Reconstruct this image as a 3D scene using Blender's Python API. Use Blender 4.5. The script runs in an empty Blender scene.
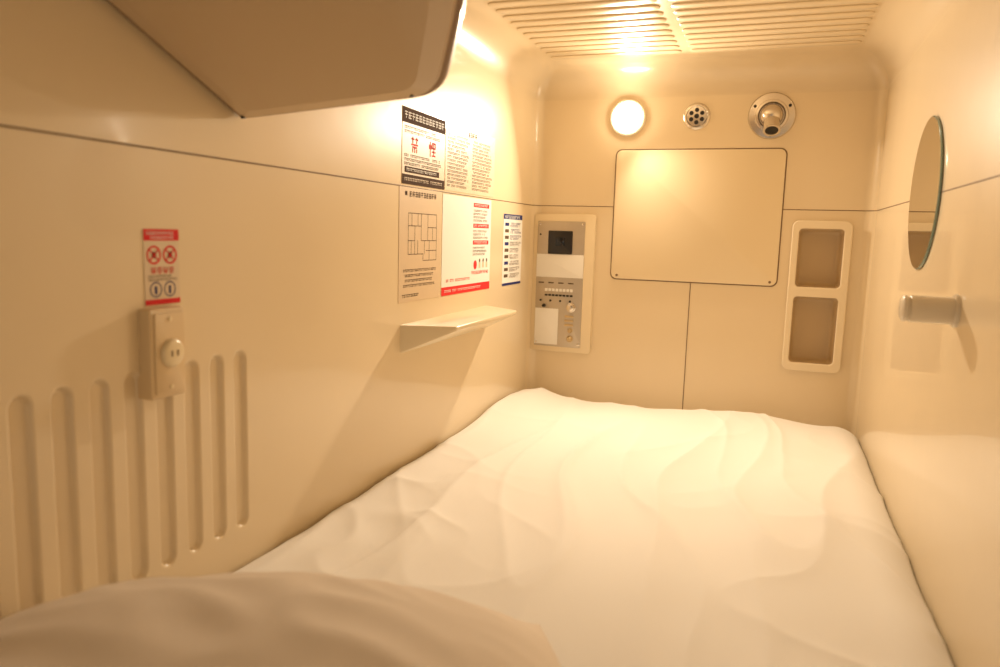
import bpy, bmesh, math, random
from mathutils import Vector, Matrix, noise
random.seed(4)
COL=bpy.context.collection
W=1.005; L=2.0; H=1.17; RC=0.09; RV=0.03; Y0=-0.5

# ------------------------------------------------------------ materials
def mat(name,col,rough=0.5,metal=0.0,coat=0.0,bump=0.0,bscale=200,var=0.0,emit=None,es=0,coatr=0.08,sheen=0,vscale=3,bdist=0.002,spec=0.5):
    m=bpy.data.materials.new(name); m.use_nodes=True
    nt=m.node_tree; b=nt.nodes['Principled BSDF']
    b.inputs['Base Color'].default_value=(*col,1); b.inputs['Roughness'].default_value=rough
    b.inputs['Metallic'].default_value=metal; b.inputs['Specular IOR Level'].default_value=spec
    b.inputs['Coat Weight'].default_value=coat; b.inputs['Coat Roughness'].default_value=coatr
    if sheen: b.inputs['Sheen Weight'].default_value=sheen
    if emit:
        b.inputs['Emission Color'].default_value=(*emit,1); b.inputs['Emission Strength'].default_value=es
    tc=nt.nodes.new('ShaderNodeTexCoord')
    if var:
        n=nt.nodes.new('ShaderNodeTexNoise'); n.inputs['Scale'].default_value=vscale; n.inputs['Detail'].default_value=4
        nt.links.new(tc.outputs['Object'],n.inputs['Vector'])
        mx=nt.nodes.new('ShaderNodeMix'); mx.data_type='RGBA'
        mx.inputs[6].default_value=(*[c*(1-var) for c in col],1); mx.inputs[7].default_value=(*[min(1,c*(1+var)) for c in col],1)
        nt.links.new(n.outputs['Fac'],mx.inputs[0]); nt.links.new(mx.outputs[2],b.inputs['Base Color'])
    if bump:
        n=nt.nodes.new('ShaderNodeTexNoise'); n.inputs['Scale'].default_value=bscale; n.inputs['Detail'].default_value=3
        nt.links.new(tc.outputs['Object'],n.inputs['Vector'])
        bp=nt.nodes.new('ShaderNodeBump'); bp.inputs['Strength'].default_value=bump; bp.inputs['Distance'].default_value=bdist
        nt.links.new(n.outputs['Fac'],bp.inputs['Height']); nt.links.new(bp.outputs['Normal'],b.inputs['Normal'])
        if coat: nt.links.new(bp.outputs['Normal'],b.inputs['Coat Normal'])
    return m
M_wall=mat('cream_plastic',(0.80,0.655,0.445),0.32,coat=0.6,coatr=0.05,var=0.02,bump=0.25,bscale=5,bdist=0.004)
M_ceil=mat('cream_plastic_ceiling',(0.77,0.63,0.43),0.30,coat=0.5,coatr=0.08,var=0.02)
M_trim=mat('seam_dark',(0.20,0.12,0.06),0.6,var=0.05)
M_shelf=mat('cream_shelf',(0.82,0.70,0.49),0.28,coat=0.5,coatr=0.06,var=0.02)
M_panel=mat('cream_access_panel',(0.83,0.69,0.47),0.38,coat=0.25,coatr=0.15,var=0.02)
M_niche=mat('niche_frame_plastic',(0.85,0.72,0.52),0.3,coat=0.3,var=0.02)
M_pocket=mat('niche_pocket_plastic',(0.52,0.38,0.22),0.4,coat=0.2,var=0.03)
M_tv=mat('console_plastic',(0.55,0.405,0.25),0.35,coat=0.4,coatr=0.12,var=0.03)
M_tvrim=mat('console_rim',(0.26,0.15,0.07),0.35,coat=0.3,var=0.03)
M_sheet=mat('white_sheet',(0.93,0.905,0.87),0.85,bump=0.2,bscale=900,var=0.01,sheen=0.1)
M_pillow=mat('pillowcase',(0.78,0.68,0.57),0.85,bump=0.25,bscale=700,var=0.03,sheen=0.1)  # whitish cloth; the shade on the pillow is mixed into this base colour
M_floor=mat('floor_vinyl',(0.35,0.25,0.16),0.5,var=0.05)
M_chrome=mat('chrome',(0.70,0.64,0.56),0.22,metal=1,var=0.03)
M_alu=mat('brushed_aluminium',(0.55,0.48,0.39),0.42,metal=0.7,var=0.04,vscale=60)
M_black=mat('black_plastic',(0.015,0.012,0.010),0.3,var=0.05)
M_lens=mat('smoked_lens',(0.004,0.005,0.008),0.12,var=0.05)
M_paper=mat('white_paper',(0.88,0.85,0.80),0.6,var=0.01)
M_cream=mat('cream_paper',(0.72,0.56,0.38),0.5,coat=0.1,var=0.02)
M_cream2=mat('laminated_paper',(0.74,0.60,0.43),0.45,coat=0.2,var=0.02)
M_brown=mat('brown_ink',(0.07,0.035,0.018),0.8,var=0.05,spec=0.1)
M_ink=mat('grey_ink',(0.13,0.09,0.06),0.8,var=0.05,spec=0.1)
M_red=mat('red_ink',(0.75,0.03,0.03),0.7,var=0.02,spec=0.2)
M_blue=mat('blue_ink',(0.02,0.03,0.16),0.7,var=0.05,spec=0.2)
M_mirror=mat('mirror_glass',(0.80,0.80,0.76),0.03,metal=1,var=0.01)
M_medge=mat('mirror_edge',(0.20,0.27,0.24),0.15,metal=0.3,var=0.05)
M_hook=mat('ivory_hook',(0.76,0.68,0.56),0.25,coat=0.4,var=0.02)
M_knob=mat('gold_knob',(0.62,0.48,0.28),0.3,metal=0.7,var=0.03)
M_outlet=mat('ivory_outlet',(0.72,0.55,0.33),0.35,coat=0.3,var=0.02)
M_outlet2=mat('ivory_socket',(0.85,0.72,0.48),0.3,coat=0.3,var=0.02)
M_lamp=mat('lamp_diffuser',(1,0.9,0.75),0.4,emit=(1.0,0.85,0.62),es=52,var=0.01)
M_lring=mat('lamp_ring',(0.9,0.8,0.65),0.25,coat=0.5,var=0.01)

# ------------------------------------------------------------ helpers
def obj_from_bm(name,bm,mats,smooth=False,parent=None):
    me=bpy.data.meshes.new(name); bm.normal_update(); bm.to_mesh(me); bm.free()
    for m in mats: me.materials.append(m)
    if smooth:
        for p in me.polygons: p.use_smooth=True
    o=bpy.data.objects.new(name,me); COL.objects.link(o)
    if parent: o.parent=parent
    return o
def empty(name,loc=(0,0,0)):
    o=bpy.data.objects.new(name,None); o.empty_display_size=0.05; COL.objects.link(o); return o
def autosmooth(o,ang=35):
    me=o.data
    for p in me.polygons: p.use_smooth=True
    me.set_sharp_from_angle(angle=math.radians(ang))
def rrect(w,h,r,n=6,cx=0,cy=0):
    pts=[]
    for sx,sy,a0 in ((1,1,0),(-1,1,90),(-1,-1,180),(1,-1,270)):
        for i in range(n+1):
            a=math.radians(a0+90*i/n)
            pts.append((cx+sx*(w/2-r)+r*math.cos(a), cy+sy*(h/2-r)+r*math.sin(a)))
    return pts
def round_poly(pts,rads,n=6):
    out=[]; N=len(pts)
    for i in range(N):
        p=Vector(pts[i]); a=(Vector(pts[i-1])-p); b=(Vector(pts[(i+1)%N])-p)
        r=rads[i]
        if r<=0: out.append(tuple(p)); continue
        p0=p+a.normalized()*r; p1=p+b.normalized()*r
        for k in range(n+1):
            t=k/n; q=(1-t)**2*p0+2*t*(1-t)*p+t*t*p1; out.append(tuple(q))
    return out
def loft(name,rings,mats,capmat=0,cap0=False,cap1=True,midx=None,parent=None,ang=35):
    bm=bmesh.new(); vs=[[bm.verts.new(p) for p in r] for r in rings]; n=len(rings[0])
    for k in range(len(rings)-1):
        for i in range(n):
            j=(i+1)%n
            fc=bm.faces.new((vs[k][i],vs[k][j],vs[k+1][j],vs[k+1][i]))
            if midx: fc.material_index=midx[k]
    if cap0: bm.faces.new(vs[0][::-1])
    if cap1:
        fc=bm.faces.new(vs[-1]); fc.material_index=capmat
    bmesh.ops.recalc_face_normals(bm,faces=bm.faces)
    o=obj_from_bm(name,bm,mats,parent=parent); autosmooth(o,ang); return o
# mapping functions (a right, b up, d towards the room)
def mapEnd(a,b,d): return (a,L-d,b)
def mapLeft(a,b,d): return (d,a,b)
def mapRight(a,b,d): return (W-d,a,b)
def plate(name,mp,cx,cy,w,h,r,d0,d1,bev,mats,parent=None,n=6,cap0=False):
    def ring(dd,s): return [mp(a,b,dd) for a,b in rrect(w-2*s,h-2*s,max(r-s,0.0005),n,cx,cy)]
    rings=[ring(d0,0),ring(d1-bev,0),ring(d1-bev*0.3,bev*0.3),ring(d1,bev)]
    return loft(name,rings,mats,parent=parent,ang=40,cap0=cap0)
def disc(name,mp,cx,cy,prof,mats,parent=None,n=40,midx=None,ang=40,cap1=True,capmat=0):
    rings=[[mp(cx+r*math.cos(2*math.pi*i/n),cy+r*math.sin(2*math.pi*i/n),d) for i in range(n)] for r,d in prof]
    return loft(name,rings,mats,parent=parent,midx=midx,ang=ang,cap1=cap1,capmat=capmat)
def cyl(name,p0,p1,prof,mats,parent=None,n=28,ang=40):
    p0=Vector(p0);p1=Vector(p1);ax=(p1-p0);Ln=ax.length;ax.normalize()
    u=ax.orthogonal().normalized();v=ax.cross(u)
    rings=[[tuple(p0+ax*(t*Ln)+(u*math.cos(2*math.pi*i/n)+v*math.sin(2*math.pi*i/n))*r) for i in range(n)] for r,t in prof]
    return loft(name,rings,mats,parent=parent,cap0=True,ang=ang)
def tube(name,pts,rad,m,parent=None,cyclic=False):
    c=bpy.data.curves.new(name,'CURVE'); c.dimensions='3D'; s=c.splines.new('POLY'); s.points.add(len(pts)-1)
    for p,q in zip(s.points,pts): p.co=(*q,1)
    s.use_cyclic_u=cyclic; c.bevel_depth=rad; c.bevel_resolution=2
    tmp=bpy.data.objects.new('tmp',c); COL.objects.link(tmp)
    bpy.context.view_layer.update()
    me=bpy.data.meshes.new_from_object(tmp.evaluated_get(bpy.context.evaluated_depsgraph_get()))
    bpy.data.objects.remove(tmp)
    me.materials.clear(); me.materials.append(m); me.name=name
    o=bpy.data.objects.new(name,me); COL.objects.link(o)
    if parent:o.parent=parent
    return o

# ------------------------------------------------------------ shell
GY0,GY1,GZ0,GZ1=0.12,0.59,0.17,0.50      # flute zone on the left wall
cols=[]
ysL=[Y0,-0.3,-0.1,GY0,0.3,0.45,GY1,0.8,1.0,1.2,1.4,1.6,1.8,1.9,L-RV]; NL=len(ysL)-1
for yv in ysL: cols.append((0.0,yv,1,0,'L'))
for i in range(1,7):
    a=math.radians(90*i/7); cols.append((RV-RV*math.cos(a),L-RV+RV*math.sin(a),math.cos(a),-math.sin(a),'E'))
HX0,HX1,HZ0,HZ1=0.802,0.940,0.295,0.710
for x in [RV,0.2,0.4,0.6,HX0,HX1,W-RV]: cols.append((x,L,0,-1,'E'))
for i in range(1,7):
    a=math.radians(90*i/7); cols.append((W-RV+RV*math.sin(a),L-RV+RV*math.cos(a),-math.sin(a),-math.cos(a),'E'))
for yv in ysL[::-1]: cols.append((W,yv,-1,0,'R'))
levels=[(z,0,0) for z in (0,GZ0,HZ0,GZ1,HZ1,H-RC)]
JW=len(levels)-1
NA=12
for i in range(1,NA+1):
    a=math.radians(90*i/NA); levels.append((H-RC+RC*math.sin(a),RC-RC*math.cos(a),a))
def pos(c,l):
    x,y,nx,ny,s=c; z,ins,a=l
    if s=='E':
        k=(W-2*ins)/W; xx=W/2+(x-W/2)*k; yy=y-ins
    else:
        xx=x+(ins if x<W/2 else -ins); yy=Y0+(y-Y0)*(L-RV-ins-Y0)/(L-RV-Y0)
    return (xx,yy,z)
def nrm(c,l):
    a=l[2]; return Vector((c[2]*math.cos(a),c[3]*math.cos(a),-math.sin(a)))
def build(name,cellfilter,m,extra=None):
    vmap={};V=[];N=[];F=[]
    def vid(i,j):
        if (i,j) not in vmap:
            vmap[(i,j)]=len(V);V.append(pos(cols[i],levels[j]));N.append(nrm(cols[i],levels[j]))
        return vmap[(i,j)]
    for i in range(len(cols)-1):
        for j in range(len(levels)-1):
            if cellfilter(i,j): F.append((vid(i,j),vid(i,j+1),vid(i+1,j+1),vid(i+1,j)))
    if extra: F.append([vid(i,len(levels)-1) for i in range(len(cols))])
    me=bpy.data.meshes.new(name);me.from_pydata(V,[],F);me.materials.append(m)
    me.update()
    for fc in me.polygons: fc.use_smooth=True
    cen=Vector((W/2,0.8,0.6)); bm=bmesh.new(); bm.from_mesh(me)
    for fc in bm.faces:
        if fc.normal.dot(cen-fc.calc_center_median())<0: fc.normal_flip()
    bm.to_mesh(me); bm.free()
    me.normals_split_custom_set_from_vertices(N)
    o=bpy.data.objects.new(name,me);COL.objects.link(o);return o
E6=1e-6
def inhole(i,j):
    a=cols[i];b=cols[i+1]
    return a[3]==-1 and b[3]==-1 and a[0]>=HX0-E6 and b[0]<=HX1+E6 and a[0]<b[0] and levels[j][0]>=HZ0-E6 and levels[j+1][0]<=HZ1+E6
def influte(i,j): return ysL[i]>=GY0-E6 and ysL[i+1]<=GY1+E6 and levels[j][0]>=GZ0-E6 and levels[j+1][0]<=GZ1+E6
iL=NL; iR=len(cols)-1-NL
build('wall_left',lambda i,j:j<JW and i<iL and not influte(i,j),M_wall)
build('wall_right',lambda i,j:j<JW and i>=iR,M_wall)
build('wall_end',lambda i,j:j<JW and iL<=i<iR and not inhole(i,j),M_wall)
build('ceiling',lambda i,j:j>=JW,M_ceil,extra=True)
bm=bmesh.new(); bmesh.ops.create_grid(bm,x_segments=8,y_segments=16,size=0.5)
for v in bm.verts: v.co=Vector((W/2+v.co.x*W,(Y0+L)/2+v.co.y*(L-Y0),0))
obj_from_bm('floor',bm,[M_floor])
# vertical flutes pressed into the left wall
def flute(y,z):
    d=0.0
    for k in range(9):
        yc=0.155+0.05*k
        zz=max(abs(z-0.337)-(0.137-0.0135),0); r=math.hypot(y-yc,zz)
        t=max(0,min(1,(0.0145-r)/0.0050)); d=max(d,t*t*(3-2*t))
    return -0.0075*d
ny,nz_=330,150; V=[];F=[]
for i in range(ny+1):
    for j in range(nz_+1):
        y=GY0+(GY1-GY0)*i/ny; z=GZ0+(GZ1-GZ0)*j/nz_; V.append((flute(y,z),y,z))
for i in range(ny):
    for j in range(nz_):
        a=i*(nz_+1)+j; F.append((a,a+nz_+1,a+nz_+2,a+1))
me=bpy.data.meshes.new('wall_flutes');me.from_pydata(V,[],F);me.materials.append(M_wall)
for fc in me.polygons: fc.use_smooth=True
o=bpy.data.objects.new('wall_flutes',me);COL.objects.link(o)
o.parent=bpy.data.objects['wall_left']

SZ=0.752
tube('trim_1',[(0.0,Y0,SZ),(0.0,L-RV,SZ)],0.0012,M_trim)
arc=[(RV-RV*math.cos(math.radians(a)),L-RV+RV*math.sin(math.radians(a)),SZ) for a in range(0,91,15)]
tube('trim_2',arc+[(0.262,L,SZ)],0.0012,M_trim)
arc2=[(W-RV+RV*math.sin(math.radians(a)),L-RV+RV*math.cos(math.radians(a)),SZ) for a in range(0,91,15)]
tube('trim_3',[(0.762,L,SZ)]+arc2+[(W,Y0,SZ)],0.0012,M_trim)
tube('trim_4',[(0.512,L,0.0),(0.512,L,0.525)],0.0013,M_trim)

# ------------------------------------------------------------ access panel on end wall
ap=empty('access_panel')
pc=(0.512,0.7265); pw,ph=0.500,0.403
loft('panel_gap',[[mapEnd(a,b,d) for a,b in rrect(pw-2*s,ph-2*s,0.02,6,*pc)] for s,d in ((0,0.0),(0,0.0012),(0.005,0.0012))],[M_trim],parent=ap)
plate('panel_face',mapEnd,pc[0],pc[1],pw-0.007,ph-0.007,0.018,0.0012,0.005,0.0015,[M_panel],parent=ap)
for sx in (-1,1):
    disc('panel_screw_%d'%(sx+2),mapEnd,pc[0]+sx*(pw/2-0.022),pc[1]-ph/2+0.014,[(0.004,0.005),(0.004,0.0062),(0.002,0.0068)],[M_trim],parent=ap,n=12)

# ------------------------------------------------------------ lamp
lamp=empty('wall_lamp')
disc('lamp_bezel',mapEnd,0.294,1.022,[(0.056,0),(0.056,0.004),(0.052,0.009),(0.046,0.010),(0.044,0.006)],[M_lring],parent=lamp)
disc('lamp_dome',mapEnd,0.294,1.022,[(0.044,0.004),(0.042,0.012),(0.036,0.019),(0.024,0.025),(0.010,0.028),(0.003,0.0285)],[M_lamp],parent=lamp)
ld=bpy.data.lights.new('lamp_bulb','AREA'); ld.shape='DISK'; ld.size=0.06; ld.energy=8.3; ld.color=(1.0,0.84,0.63)
ld.spread=math.radians(150)
lo=bpy.data.objects.new('lamp_bulb',ld); COL.objects.link(lo); lo.location=(0.294,1.960,1.022); lo.parent=lamp
lo.rotation_euler=(math.radians(-90+27),0,math.radians(17))

# ------------------------------------------------------------ speaker
sp=empty('speaker_grille')
disc('speaker_plate',mapEnd,0.5,1.022,[(0.039,0),(0.039,0.003),(0.036,0.006),(0.031,0.007),(0.029,0.005),(0.002,0.006)],[M_chrome],parent=sp)
for k in range(6):
    a=math.radians(60*k+30)
    disc('speaker_hole_%d'%k,mapEnd,0.5+0.018*math.cos(a),1.022+0.018*math.sin(a),[(0.0062,0.0050),(0.0062,0.0068),(0.001,0.0068)],[M_black],parent=sp,n=14)
disc('speaker_hub',mapEnd,0.5,1.022,[(0.007,0.005),(0.007,0.0072),(0.001,0.008)],[M_black],parent=sp,n=14)

# ------------------------------------------------------------ air nozzle
nz=empty('air_vent_nozzle')
NX,NZ=0.711,1.018
disc('nozzle_flange',mapEnd,NX,NZ,[(0.066,0),(0.066,0.003),(0.063,0.007),(0.046,0.009),(0.044,0.014),(0.038,0.015),(0.034,0.008),(0.01,0.007)],[M_chrome],parent=nz,n=56)
bm=bmesh.new(); bmesh.ops.create_uvsphere(bm,u_segments=32,v_segments=18,radius=0.032,matrix=Matrix.Translation((NX,L-0.012,NZ)))
obj_from_bm('nozzle_ball',bm,[M_chrome],smooth=True,parent=nz)
dr=Vector((0.05,-0.55,-0.84)).normalized(); b0=Vector((NX,L-0.012,NZ))
cyl('nozzle_spout',b0+dr*0.018,b0+dr*0.056,[(0.023,0),(0.022,0.85),(0.024,0.9),(0.024,1.0),(0.018,1.0),(0.017,0.75)],[M_chrome],parent=nz)
cyl('nozzle_mouth',b0+dr*0.044,b0+dr*0.049,[(0.017,0),(0.017,1)],[M_black],parent=nz)
for a in (30,150,270):
    disc('nozzle_screw_%d'%a,mapEnd,NX+0.055*math.cos(math.radians(a)),NZ+0.055*math.sin(math.radians(a)),[(0.0045,0.006),(0.0045,0.0095),(0.002,0.0102)],[M_black],parent=nz,n=10)

# ------------------------------------------------------------ control panel
cp=empty('control_panel')
plate('panel_bezel',mapEnd,0.1085,0.503,0.203,0.446,0.010,0.0,0.012,0.003,[M_panel],parent=cp)
D0=0.012
plate('panel_metal',mapEnd,0.100,0.500,0.156,0.406,0.003,D0,D0+0.003,0.0008,[M_alu],parent=cp)
D1=D0+0.003
plate('display_frame',mapEnd,0.099,0.6355,0.080,0.074,0.003,D1,D1+0.004,0.001,[M_black],parent=cp)
plate('display_lens',mapEnd,0.099,0.638,0.030,0.028,0.003,D1+0.004,D1+0.0052,0.0008,[M_lens],parent=cp)
plate('paper_label',mapEnd,0.100,0.560,0.156,0.074,0.001,D1,D1+0.0012,0.0003,[M_paper],parent=cp)
plate('paper_note',mapEnd,0.062,0.362,0.078,0.118,0.001,D1,D1+0.0012,0.0003,[M_paper],parent=cp)
for r_,zz in enumerate((0.482,0.465)):
    for k in range(8):
        plate('button_%d_%d'%(r_,k),mapEnd,0.058+k*0.012,zz,0.009,0.009 if r_==0 else 0.006,0.001,D1,D1+0.003,0.0006,[M_black if (r_==1) else M_paper],parent=cp,n=2)
for k,xx in enumerate((0.040,0.073,0.106,0.139)):
    plate('printed_label_%d'%k,mapEnd,xx,0.505,0.018,0.004,0.0005,D1,D1+0.0006,0.0002,[M_ink],parent=cp,n=1)
    plate('round_key_%d'%k,mapEnd,xx,0.447,0.007,0.007,0.0034,D1,D1+0.003,0.0006,[M_black],parent=cp,n=4)
def knob(nm,x,z,r,m):
    disc(nm,mapEnd,x,z,[(r*1.2,D1),(r*1.2,D1+0.002),(r,D1+0.003),(r*0.92,D1+0.012),(r*0.7,D1+0.014),(0.001,D1+0.014)],[m],parent=cp,n=24)
knob('volume_knob',0.143,0.428,0.013,M_chrome); knob('jack_left',0.052,0.430,0.005,M_black)
knob('jack_right',0.143,0.352,0.007,M_knob); knob('selector',0.143,0.325,0.009,M_knob)
for k in range(3): plate('selector_tab_%d'%k,mapEnd,0.138,0.398-k*0.014,0.030,0.007,0.002,D1,D1+0.003,0.001,[M_knob],parent=cp,n=2)
for sx in (0.029,0.171):
    for sz in (0.309,0.694): disc('plate_screw_%d_%d'%(sx*1000,sz*1000),mapEnd,sx,sz,[(0.004,D1),(0.004,D1+0.001),(0.001,D1+0.0018)],[M_chrome],parent=cp,n=10)
disc('keyhole',mapEnd,0.032,0.66,[(0.003,D1),(0.003,D1+0.0005),(0.001,D1+0.0005)],[M_black],parent=cp,n=10)

# ------------------------------------------------------------ niche shelf unit
ns=empty('recessed_niche_unit')
fx,fz,fw,fh=0.871,0.5025,0.160,0.438
pk=[(0.870,0.6145,0.122,0.170),(0.869,0.405,0.122,0.196)]
c=bpy.data.curves.new('nf','CURVE'); c.dimensions='2D'; c.fill_mode='BOTH'
def addsp(pts):
    s=c.splines.new('POLY'); s.points.add(len(pts)-1); s.use_cyclic_u=True
    for p,q in zip(s.points,pts): p.co=(q[0],q[1],0,1)
addsp(rrect(fw-0.006,fh-0.006,0.016,8,fx,fz))
for (x,z,w,h) in pk: addsp(rrect(w+0.004,h+0.004,0.014,8,x,z))
c.extrude=0.004; c.bevel_depth=0.003; c.bevel_resolution=3
tmp=bpy.data.objects.new('tmp',c);COL.objects.link(tmp);bpy.context.view_layer.update()
me=bpy.data.meshes.new_from_object(tmp.evaluated_get(bpy.context.evaluated_depsgraph_get()));bpy.data.objects.remove(tmp)
for v in me.vertices:
    x,y,z=v.co; v.co=(x,L-0.007-z,y)
me.materials.clear();me.materials.append(M_niche)
bm=bmesh.new();bm.from_mesh(me);bmesh.ops.recalc_face_normals(bm,faces=bm.faces);bm.to_mesh(me);bm.free()
o=bpy.data.objects.new('niche_frame',me);COL.objects.link(o);o.parent=ns;autosmooth(o,40)
for k,(x,z,w,h) in enumerate(pk):
    def rg(s,d): return [mapEnd(a,b,d) for a,b in rrect(w-2*s,h-2*s,0.013,8,x,z)]
    loft('niche_pocket_%d'%(k+1),[rg(0,0.012),rg(0.003,0.0),rg(0.006,-0.030),rg(0.010,-0.036),rg(0.016,-0.038)],[M_pocket],parent=ns,ang=50)

# ------------------------------------------------------------ left wall shelf
bm=bmesh.new()
ZT=0.458
top=[(0,1.070,ZT),(0.115,1.112,ZT),(0.115,1.515,ZT),(0,1.595,ZT)]
lip=[(0,1.072,ZT-0.062),(0.115,1.114,ZT-0.010),(0.115,1.513,ZT-0.010),(0,1.592,ZT-0.062)]
tv=[bm.verts.new(p) for p in top]; bv=[bm.verts.new(p) for p in lip]
bm.faces.new(tv); bm.faces.new(bv[::-1])
for i in range(4):
    j=(i+1)%4; bm.faces.new((tv[j],tv[i],bv[i],bv[j]))
bmesh.ops.recalc_face_normals(bm,faces=bm.faces)
bmesh.ops.bevel(bm,geom=[e for e in bm.edges if max(e.verts[0].co.x,e.verts[1].co.x)>0.05],offset=0.003,segments=3,profile=0.5,affect='EDGES')
o=obj_from_bm('wall_shelf',bm,[M_shelf]); autosmooth(o,30)

# ------------------------------------------------------------ outlet
ou=empty('wall_outlet')
plate('outlet_box',mapLeft,0.396,0.495,0.060,0.116,0.004,-0.004,0.018,0.003,[M_outlet],parent=ou,cap0=True)
plate('outlet_faceplate',mapLeft,0.397,0.495,0.050,0.104,0.003,0.018,0.0205,0.001,[M_outlet],parent=ou)
disc('socket',mapLeft,0.398,0.495,[(0.018,0.0205),(0.018,0.024),(0.0165,0.026),(0.014,0.027),(0.001,0.0265)],[M_outlet2],parent=ou)
for s in (-1,1): plate('socket_slot_%d'%(s+2),mapLeft,0.398+s*0.005,0.495,0.0020,0.008,0.0005,0.0265,0.0274,0.0002,[M_trim],parent=ou,n=1)
for s in (-1,1): disc('outlet_screw_%d'%(s+2),mapLeft,0.397,0.495+s*0.044,[(0.003,0.0205),(0.003,0.0215),(0.001,0.022)],[M_outlet2],parent=ou,n=10)

# ------------------------------------------------------------ posters
PM=[M_paper,M_brown,M_ink,M_red,M_blue,M_cream,M_cream2]
PA,BR,INK,RD,BL,CR,CR2=range(7)
class Poster:
    def __init__(s,name,a0,b0,a1,b1,base,d=0.0008):
        s.name=name;s.a0=a0;s.b0=b0;s.w=a1-a0;s.h=b1-b0;s.bm=bmesh.new();s.d=d
        v=[s.bm.verts.new(mapLeft(a,b,dd)) for dd in (0.0002,d) for a,b in ((a0,b0),(a1,b0),(a1,b1),(a0,b1))]
        for q in ((4,5,6,7),(0,3,2,1),(0,1,5,4),(1,2,6,5),(2,3,7,6),(3,0,4,7)):
            s.bm.faces.new([v[i] for i in q]).material_index=base
    def rect(s,x0,y0,x1,y1,m,l=1):
        d=s.d+0.00025*l; T=s.b0+s.h
        v=[s.bm.verts.new(mapLeft(s.a0+x,T-y,d)) for x,y in ((x0,y1),(x1,y1),(x1,y0),(x0,y0))]
        s.bm.faces.new(v).material_index=m
    def glyphs(s,x0,x1,y,h,m,l=2,gap=0.25,fine=False,ragged=True,t=0.12):
        x=x0; end=x1-(random.random()*0.25*(x1-x0) if ragged else 0)
        while x+h<=end:
            if random.random()>0.06:
                if fine:
                    s.rect(x,y+h*0.05,x+h*0.85,y+h*0.27,m,l); s.rect(x+h*.3,y+h*.3,x+h*.5,y+h,m,l)
                    if random.random()>.4: s.rect(x,y+h*.7,x+h*.85,y+h*.88,m,l)
                else:
                    tt=h*t
                    s.rect(x,y+h*0.08,x+h*0.9,y+h*0.08+tt,m,l)
                    s.rect(x+h*0.38,y,x+h*0.38+tt,y+h,m,l)
                    s.rect(x+h*random.uniform(0,.2),y+h*.45,x+h*.9,y+h*.45+tt,m,l)
                    if random.random()>.4: s.rect(x,y+h*.84,x+h*.9,y+h*.84+tt,m,l)
                    if random.random()>.4: s.rect(x+h*.05,y+h*.3,x+h*.05+tt,y+h*.9,m,l)
                    if random.random()>.5: s.rect(x+h*.75,y+h*.3,x+h*.75+tt,y+h*.9,m,l)
            x+=h*(1+gap*0.6)
    def strokes(s,x,y,w,h,m,segs,t=0.10,l=2):
        for (a,b,c_,d_) in segs:
            s.rect(x+w*a-(w*t/2 if a==c_ else 0),y+h*b-(h*t/2 if b==d_ else 0),x+w*c_+(w*t/2 if a==c_ else 0),y+h*d_+(h*t/2 if b==d_ else 0),m,l)
    def ring(s,cx,cy,r0,r1,m,l=1,n=24):
        d=s.d+0.00025*l; T=s.b0+s.h
        def P(r,i): a=2*math.pi*i/n; return mapLeft(s.a0+cx+r*math.cos(a),T-cy+r*math.sin(a),d)
        for i in range(n):
            if r0<=0:
                s.bm.faces.new([s.bm.verts.new(p) for p in (mapLeft(s.a0+cx,T-cy,d),P(r1,i),P(r1,i+1))]).material_index=m
            else: s.bm.faces.new([s.bm.verts.new(p) for p in (P(r0,i),P(r1,i),P(r1,i+1),P(r0,i+1))]).material_index=m
    def slash(s,cx,cy,r,t,m,l=2,sg=1):
        d=s.d+0.00025*l; T=s.b0+s.h; k=r*0.7
        pts=[(cx-k-t,cy-sg*(k)),(cx-k+t,cy-sg*(k)),(cx+k+t,cy+sg*k),(cx+k-t,cy+sg*k)]
        s.bm.faces.new([s.bm.verts.new(mapLeft(s.a0+x,T-y,d)) for x,y in pts]).material_index=m
    def done(s): return obj_from_bm(s.name,s.bm,PM)
p=Poster('prohibition_notice',1.070,0.757,1.286,0.915,CR2); w,h=p.w,p.h
p.rect(0,0,w,h*0.20,BR); p.glyphs(0.010,w-0.006,h*0.05,0.015,PA,gap=.2,ragged=False,t=.10)
for k in range(2): p.glyphs(0.010,w*0.9,h*(0.235+0.055*k),0.006,BR,fine=True)
K1=[(0,.15,.42,.15),(.21,0,.21,.42),(.58,.15,1,.15),(.79,0,.79,.42),(0,.5,1,.5),(.15,.66,.85,.66),(.5,.66,.5,1),(.2,.74,.2,1),(.8,.74,.8,1)]
K2=[(.18,0,.18,1),(.03,.2,.03,.5),(.34,.2,.34,.5),(.45,.08,1,.08),(.5,.08,.5,.42),(.72,.08,.72,.92),(.95,.08,.95,.42),(.45,.42,1,.42),(.42,.66,1,.66),(.42,.92,1,.92)]
p.strokes(0.042,h*.36,0.032,0.033,RD,K1,.11); p.strokes(0.130,h*.36,0.034,0.033,RD,K2,.10)
for k in range(3): p.glyphs(0.010,w*0.95,h*(0.60+0.055*k),0.006,BR,fine=True)
p.rect(0.012,h*0.765,w-0.03,h*0.845,BR); p.glyphs(0.02,w-0.04,h*0.785,0.006,PA,fine=True,ragged=False)
p.rect(0,h*0.87,w,h,BR); p.glyphs(0.01,w-0.01,h*0.91,0.007,CR2,fine=True,ragged=False)
p.done()
p=Poster('usage_rules_sheet',1.290,0.757,1.622,0.917,CR2); w,h=p.w,p.h
p.glyphs(w*0.42,w*0.62,h*0.05,0.013,BR,ragged=False)
for k in range(15):
    y=h*(0.16+0.053*k)
    p.glyphs(0.012,w*0.47,y,0.0055,INK,fine=True); p.glyphs(w*0.51,w-0.01,y,0.0055,INK,fine=True)
p.done()
p=Poster('evacuation_map_poster',1.060,0.505,1.272,0.751,CR); w,h=p.w,p.h
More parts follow.
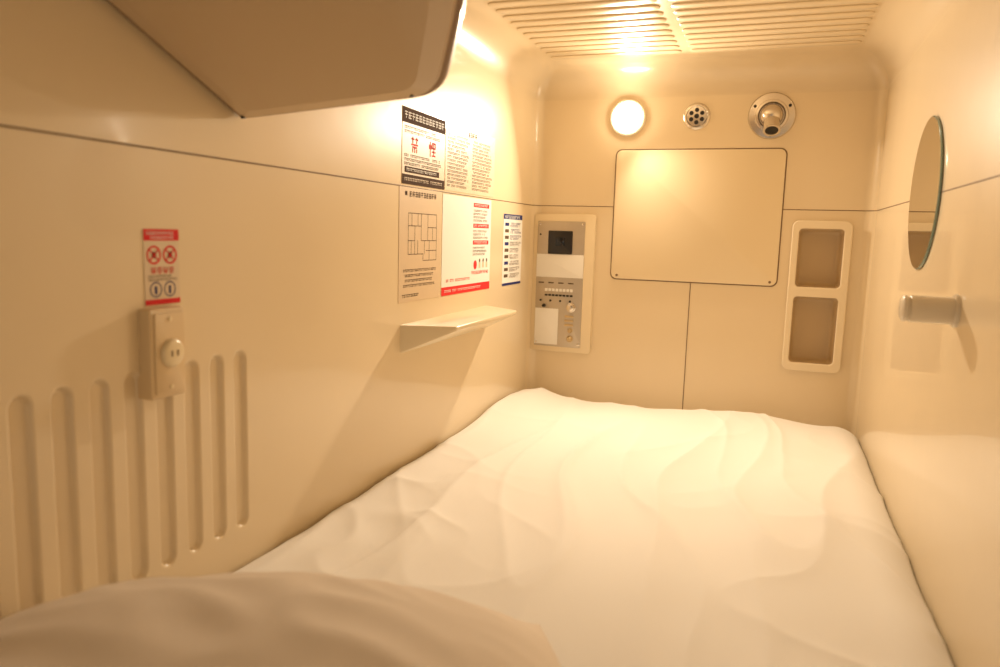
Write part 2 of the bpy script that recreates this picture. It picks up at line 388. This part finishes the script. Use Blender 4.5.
p.rect(w*0.12,h*0.035,w*0.17,h*0.07,BR); p.glyphs(w*0.22,w*0.92,h*0.03,0.012,BR,ragged=False)
def ln(x0,y0,x1,y1,t=0.0014): p.rect(min(x0,x1)*w-t/2,min(y0,y1)*h-t/2,max(x0,x1)*w+t/2,max(y0,y1)*h+t/2,INK)
for (x0,y0,x1,y1) in [(.2,.22,.88,.22),(.2,.22,.2,.58),(.2,.58,.55,.58),(.55,.58,.55,.64),(.55,.64,.88,.64),(.88,.22,.88,.64),(.2,.33,.5,.33),(.5,.22,.5,.46),(.35,.33,.35,.58),(.5,.46,.88,.46),(.66,.22,.66,.46),(.66,.34,.88,.34),(.7,.46,.7,.64),(.2,.46,.35,.46),(.27,.46,.27,.58),(.42,.46,.42,.58),(.58,.46,.58,.58),(.78,.34,.78,.46),(.62,.55,.88,.55),(.28,.22,.28,.33),(.42,.22,.42,.33)]: ln(x0,y0,x1,y1)
for k in range(4): p.glyphs(w*.1,w*.95,h*(.71+.045*k),0.006,BR,fine=True)
p.glyphs(w*.08,w*.6,h*.93,0.007,BR,fine=True)
p.done()
p=Poster('hotel_information_poster',1.280,0.505,1.606,0.748,PA); w,h=p.w,p.h
for k,(y0,n_) in enumerate(((.05,4),(.27,3),(.45,3))):
    p.rect(w*.60,h*y0,w*.95,h*(y0+.045),RD)
    p.glyphs(w*.62,w*.93,h*(y0+.010),0.006,PA,fine=True,ragged=False)
    for j in range(n_): p.glyphs(w*.60,w*.96,h*(y0+.070+.035*j),0.0055,INK,fine=True)
p.ring(w*.66,h*.715,0.0,0.012,RD)
for k in range(3):
    p.rect(w*(.74+.08*k),h*.69,w*(.74+.08*k)+.012,h*.75,CR); p.ring(w*(.74+.08*k)+.006,h*.67,0,.005,INK)
p.glyphs(w*.58,w*.96,h*.78,0.009,RD,ragged=False); p.glyphs(w*.08,w*.55,h*.84,0.007,RD,fine=True,ragged=False)
p.rect(0,h*.915,w,h,RD); p.glyphs(.01,w*.8,h*.945,0.006,PA,fine=True,ragged=False)
p.done()
p=Poster('blue_notice_poster',1.712,0.505,1.884,0.716,PA); w,h=p.w,p.h
p.rect(0,0,w,h*.07,BL); p.glyphs(.01,w*.9,h*.015,.010,PA,ragged=False)
for k in range(9):
    p.rect(w*.08,h*(.12+.09*k),w*.28,h*(.165+.09*k),BL if k%3==0 else INK)
    for j in range(2): p.glyphs(w*.34,w*.95,h*(.115+.09*k+.035*j),.006,BL if k<3 else INK,fine=True)
p.rect(0,h*.965,w,h,BL)
p.done()
p=Poster('no_smoking_sign',0.378,0.556,0.437,0.652,CR2); w,h=p.w,p.h
p.rect(0,0,w,h*.15,RD); p.glyphs(.004,w-.003,h*.03,.0045,PA,ragged=False); p.glyphs(.010,w-.008,h*.095,.0035,PA,ragged=False,fine=True)
for cx in (.27,.73):
    p.rect(w*cx-.0035,h*.30,w*cx+.0035,h*.38,BR); p.ring(w*cx,h*.34,.0095,.0120,RD); p.slash(w*cx,h*.34,.0105,.0012,RD); p.slash(w*cx,h*.34,.0105,.0012,RD,3,-1)
K3=[(0,.1,1,.1),(.5,0,.5,1),(0,.5,1,.5),(.1,.9,.9,.9),(.1,.3,.1,.7),(.9,.3,.9,.7)]
for k in range(4): p.strokes(w*(.18+.17*k),h*.50,.0078,.0085,RD,K3 if k%2 else K1,.12)
for j in range(2): p.glyphs(w*.1,w*.95,h*(.61+.045*j),.0028,BR,fine=True)
for cx in (.30,.70):
    p.ring(w*cx,h*.80,.0085,.0100,BL); p.ring(w*cx,h*.775,0,.0022,BL); p.rect(w*cx-.002,h*.795,w*cx+.002,h*.86,BL)
p.rect(0,h*.93,w,h,RD)
p.done()

# ------------------------------------------------------------ mirror + hook on right wall
mi=empty('round_wall_mirror')
disc('mirror_glass_disc',mapRight,1.275,0.757,[(0.1405,0.0005),(0.143,0.001),(0.143,0.004),(0.141,0.0052),(0.02,0.0052)],[M_medge,M_mirror],parent=mi,n=96,midx=[0,0,0,1],ang=20,capmat=1)
hk=empty('robe_hook')
cyl('hook_flange',(W,0.93,0.564),(W-0.006,0.93,0.564),[(0.025,0),(0.025,0.6),(0.023,1)],[M_hook],parent=hk,n=36)
cyl('hook_barrel',(W-0.006,0.93,0.564),(W-0.076,0.93,0.564),[(0.0205,0),(0.0205,0.82),(0.0180,0.84),(0.0180,0.87),(0.0205,0.89),(0.0195,0.96),(0.015,1.0)],[M_hook],parent=hk,n=36)

# ------------------------------------------------------------ ceiling grille
cg=empty('ceiling_grille')
bm=bmesh.new()
def bar(x0,x1,y,wd=0.035,t=0.0035):
    outl=rrect(x1-x0,wd,wd/2-0.001,6,(x0+x1)/2,y)
    inl=rrect(x1-x0-0.008,wd-0.008,wd/2-0.005,6,(x0+x1)/2,y)
    a=[bm.verts.new((x,yy,H)) for x,yy in outl]; b=[bm.verts.new((x,yy,H-t*0.6)) for x,yy in outl]; c_=[bm.verts.new((x,yy,H-t)) for x,yy in inl]
    n=len(a)
    for i in range(n):
        j=(i+1)%n
        bm.faces.new((a[i],a[j],b[j],b[i])); bm.faces.new((b[i],b[j],c_[j],c_[i]))
    bm.faces.new(c_)
y=1.820
while y>0.7:
    bar(0.095,0.465,y); bar(0.490,0.915,y); y-=0.052
bmesh.ops.recalc_face_normals(bm,faces=bm.faces)
o=obj_from_bm('grille_bars',bm,[M_ceil],parent=cg); autosmooth(o,25)

# ------------------------------------------------------------ fold-down tv console (upper left)
tvc=empty('overhead_tv_console')
def zpl(x,y): return 0.811+0.0749*x-0.4192*(y-0.564)
poly=[(0.002,0.566),(0.3206,0.566),(0.4116,0.4207),(0.46,0.32),(0.46,0.08),(0.002,0.08)]
def inset(pts,s):
    cx,cy=0.22,0.32; out=[]
    N=len(pts)
    for i in range(N):
        p=Vector(pts[i]);a=(p-Vector(pts[i-1])).normalized();b=(Vector(pts[(i+1)%N])-p).normalized()
        na=Vector((a.y,-a.x));nb=Vector((b.y,-b.x))
        if na.dot(Vector((cx,cy))-p)<0: na=-na
        if nb.dot(Vector((cx,cy))-p)<0: nb=-nb
        bis=(na+nb).normalized(); out.append(tuple(p+bis*(s/max(0.3,bis.dot(na)))))
    return out
rad=[0.006,0.045,0.03,0.03,0.03,0.01]
def rg(s,up):
    ps=round_poly(inset(poly,s),[max(r-s*0.4,0.003) for r in rad],8)
    return [(x,y,zpl(x,y)+up) for x,y in ps]
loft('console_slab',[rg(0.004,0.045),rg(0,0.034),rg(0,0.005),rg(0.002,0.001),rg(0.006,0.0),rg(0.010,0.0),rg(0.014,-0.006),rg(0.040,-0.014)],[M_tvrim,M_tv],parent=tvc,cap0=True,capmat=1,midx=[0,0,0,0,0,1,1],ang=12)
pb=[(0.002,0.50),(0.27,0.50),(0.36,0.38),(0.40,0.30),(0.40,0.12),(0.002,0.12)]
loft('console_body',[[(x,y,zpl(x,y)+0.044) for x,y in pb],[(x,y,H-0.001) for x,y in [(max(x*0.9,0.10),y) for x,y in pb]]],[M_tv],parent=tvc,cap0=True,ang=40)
for (x,y_) in ((0.018,0.548),(0.285,0.546)):
    cyl('console_screw',(x,y_,zpl(x,y_)+0.0),(x,y_,zpl(x,y_)-0.009),[(0.003,0),(0.003,1)],[M_black],parent=tvc,n=12)

# ------------------------------------------------------------ bed
def ridge(v,pw): return max(0,1-abs(noise.noise(v))*2.2)**pw
def bedz(x,y):
    z=0.141+0.022*math.exp(-((x-0.06)/0.12)**2)*math.exp(-((y-1.95)/0.45)**2)+0.010*math.exp(-((x-0.80)/0.10)**2)
    z+=0.016*noise.noise(Vector((x*2.4,y*1.6,3.1)))
    wx=x+0.07*noise.noise(Vector((x*2,y*2,7))); wy=y+0.08*noise.noise(Vector((x*2,y*2,17)))
    z+=0.0100*ridge(Vector((wx*4.2,wy*0.8,1.7)),2.5)
    z+=0.0050*ridge(Vector((wx*6+wy*1.5,wy*1.2-wx,9.2)),3.5)
    z+=0.0030*ridge(Vector((wx*2.5-wy*2.2,wy*1.8+wx*2,29.2)),5)
    e=math.exp(-((W-x)/0.20)**2)
    z+=e*0.008*ridge(Vector((wx*3+wy*1.5,wy*3.5,4.2)),2.5)
    e=math.exp(-((x-0.14)/0.14)**2)*math.exp(-((y-0.75)/0.35)**2); z+=e*0.008*ridge(Vector((wx*4+wy*5,wy*4-wx*2,14.2)),2.5)
    z+=0.0012*noise.noise(Vector((x*12-y*3,y*6,4.4)))
    for e,wd,dp in ((x,0.025,0.012),(W-x,0.08,0.036),(1.985-y,0.10,0.042)):
        if e<wd: z-=dp*(1-e/wd)**2.2
    return z
bm=bmesh.new(); NXg,NYg=190,400; X0,X1,YA,YB=0.003,W-0.003,-0.42,1.992
g=[[None]*(NYg+1) for _ in range(NXg+1)]
for i in range(NXg+1):
    for j in range(NYg+1):
        x=X0+(X1-X0)*i/NXg; y=YA+(YB-YA)*j/NYg
        g[i][j]=bm.verts.new((x,y,bedz(x,y)))
for i in range(NXg):
    for j in range(NYg): bm.faces.new((g[i][j],g[i+1][j],g[i+1][j+1],g[i][j+1]))
loop=[g[i][0] for i in range(NXg+1)]+[g[NXg][j] for j in range(1,NYg+1)]+[g[i][NYg] for i in range(NXg-1,-1,-1)]+[g[0][j] for j in range(NYg-1,0,-1)]
low=[bm.verts.new((v.co.x,v.co.y,0.001)) for v in loop]
for i in range(len(loop)):
    j=(i+1)%len(loop); bm.faces.new((loop[j],loop[i],low[i],low[j]))
bm.faces.new(low[::-1])
o=obj_from_bm('mattress_with_sheet',bm,[M_sheet]); autosmooth(o,60)

# ------------------------------------------------------------ pillow
bm=bmesh.new(); ng=80; th=math.radians(27); ct,st=math.cos(th),math.sin(th); pc_=(0.300,0.160); hw,hd=0.335,0.205
def pil(s,t,sg):
    k=0.16
    sx=s*hw*(1-k*0.35*t*t*0.6); ty=t*hd*(1-k*0.5*s*s)
    th_=(max(0,1-abs(s)**2.4)**0.70)*(max(0,1-abs(t)**2.4)**0.62)
    th_*=1-0.12*max(0,s)
    x=pc_[0]+sx*ct-ty*st; y=pc_[1]+sx*st+ty*ct
    z=0.170+0.018 + (0.130*th_ if sg>0 else -0.016*th_)
    if sg>0: z+=th_*(0.010*noise.noise(Vector((s*1.8,t*1.8,5)))+0.005*(1-abs(noise.noise(Vector((s*3.5,t*3+s*2,2))))*2))
    x=max(x,0.006+0.004*(s+1)); return (x,y,z)
G={}
for sg in (1,-1):
    for i in range(ng+1):
        for j in range(ng+1):
            s=-1+2*i/ng;t=-1+2*j/ng
            s=math.sin(s*math.pi/2)*0.6+s*0.4; t=math.sin(t*math.pi/2)*0.6+t*0.4
            edge=i in(0,ng) or j in(0,ng)
            if sg<0 and edge: G[(sg,i,j)]=G[(1,i,j)]
            else: G[(sg,i,j)]=bm.verts.new(pil(s,t,sg))
for sg in (1,-1):
    for i in range(ng):
        for j in range(ng):
            q=[G[(sg,i,j)],G[(sg,i+1,j)],G[(sg,i+1,j+1)],G[(sg,i,j+1)]]
            bm.faces.new(q if sg>0 else q[::-1])
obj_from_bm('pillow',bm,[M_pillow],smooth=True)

# ------------------------------------------------------------ world + camera
w=bpy.data.worlds.new('corridor_ambient'); bpy.context.scene.world=w; w.use_nodes=True
bg=w.node_tree.nodes['Background']; bg.inputs[0].default_value=(1.0,0.77,0.52,1); bg.inputs[1].default_value=0.5
f=745.0
vy=Vector((271,92.5,-f)).normalized(); vz=Vector((166,5549.5,745)); vz=(vz-vy*vz.dot(vy)).normalized(); vx=vy.cross(vz)
Rm=Matrix((vx,vy,vz))
cd=bpy.data.cameras.new('camera'); cam=bpy.data.objects.new('camera',cd); COL.objects.link(cam)
cam.matrix_world=Matrix.Translation((0.735,-0.35,0.66))@Rm.to_4x4(); cd.lens=36*f/1000; cd.sensor_width=36; cd.clip_start=0.01
cd.dof.use_dof=True; cd.dof.focus_distance=1.9; cd.dof.aperture_fstop=3.5
bpy.context.scene.camera=cam
bpy.context.scene.view_settings.view_transform='Standard'
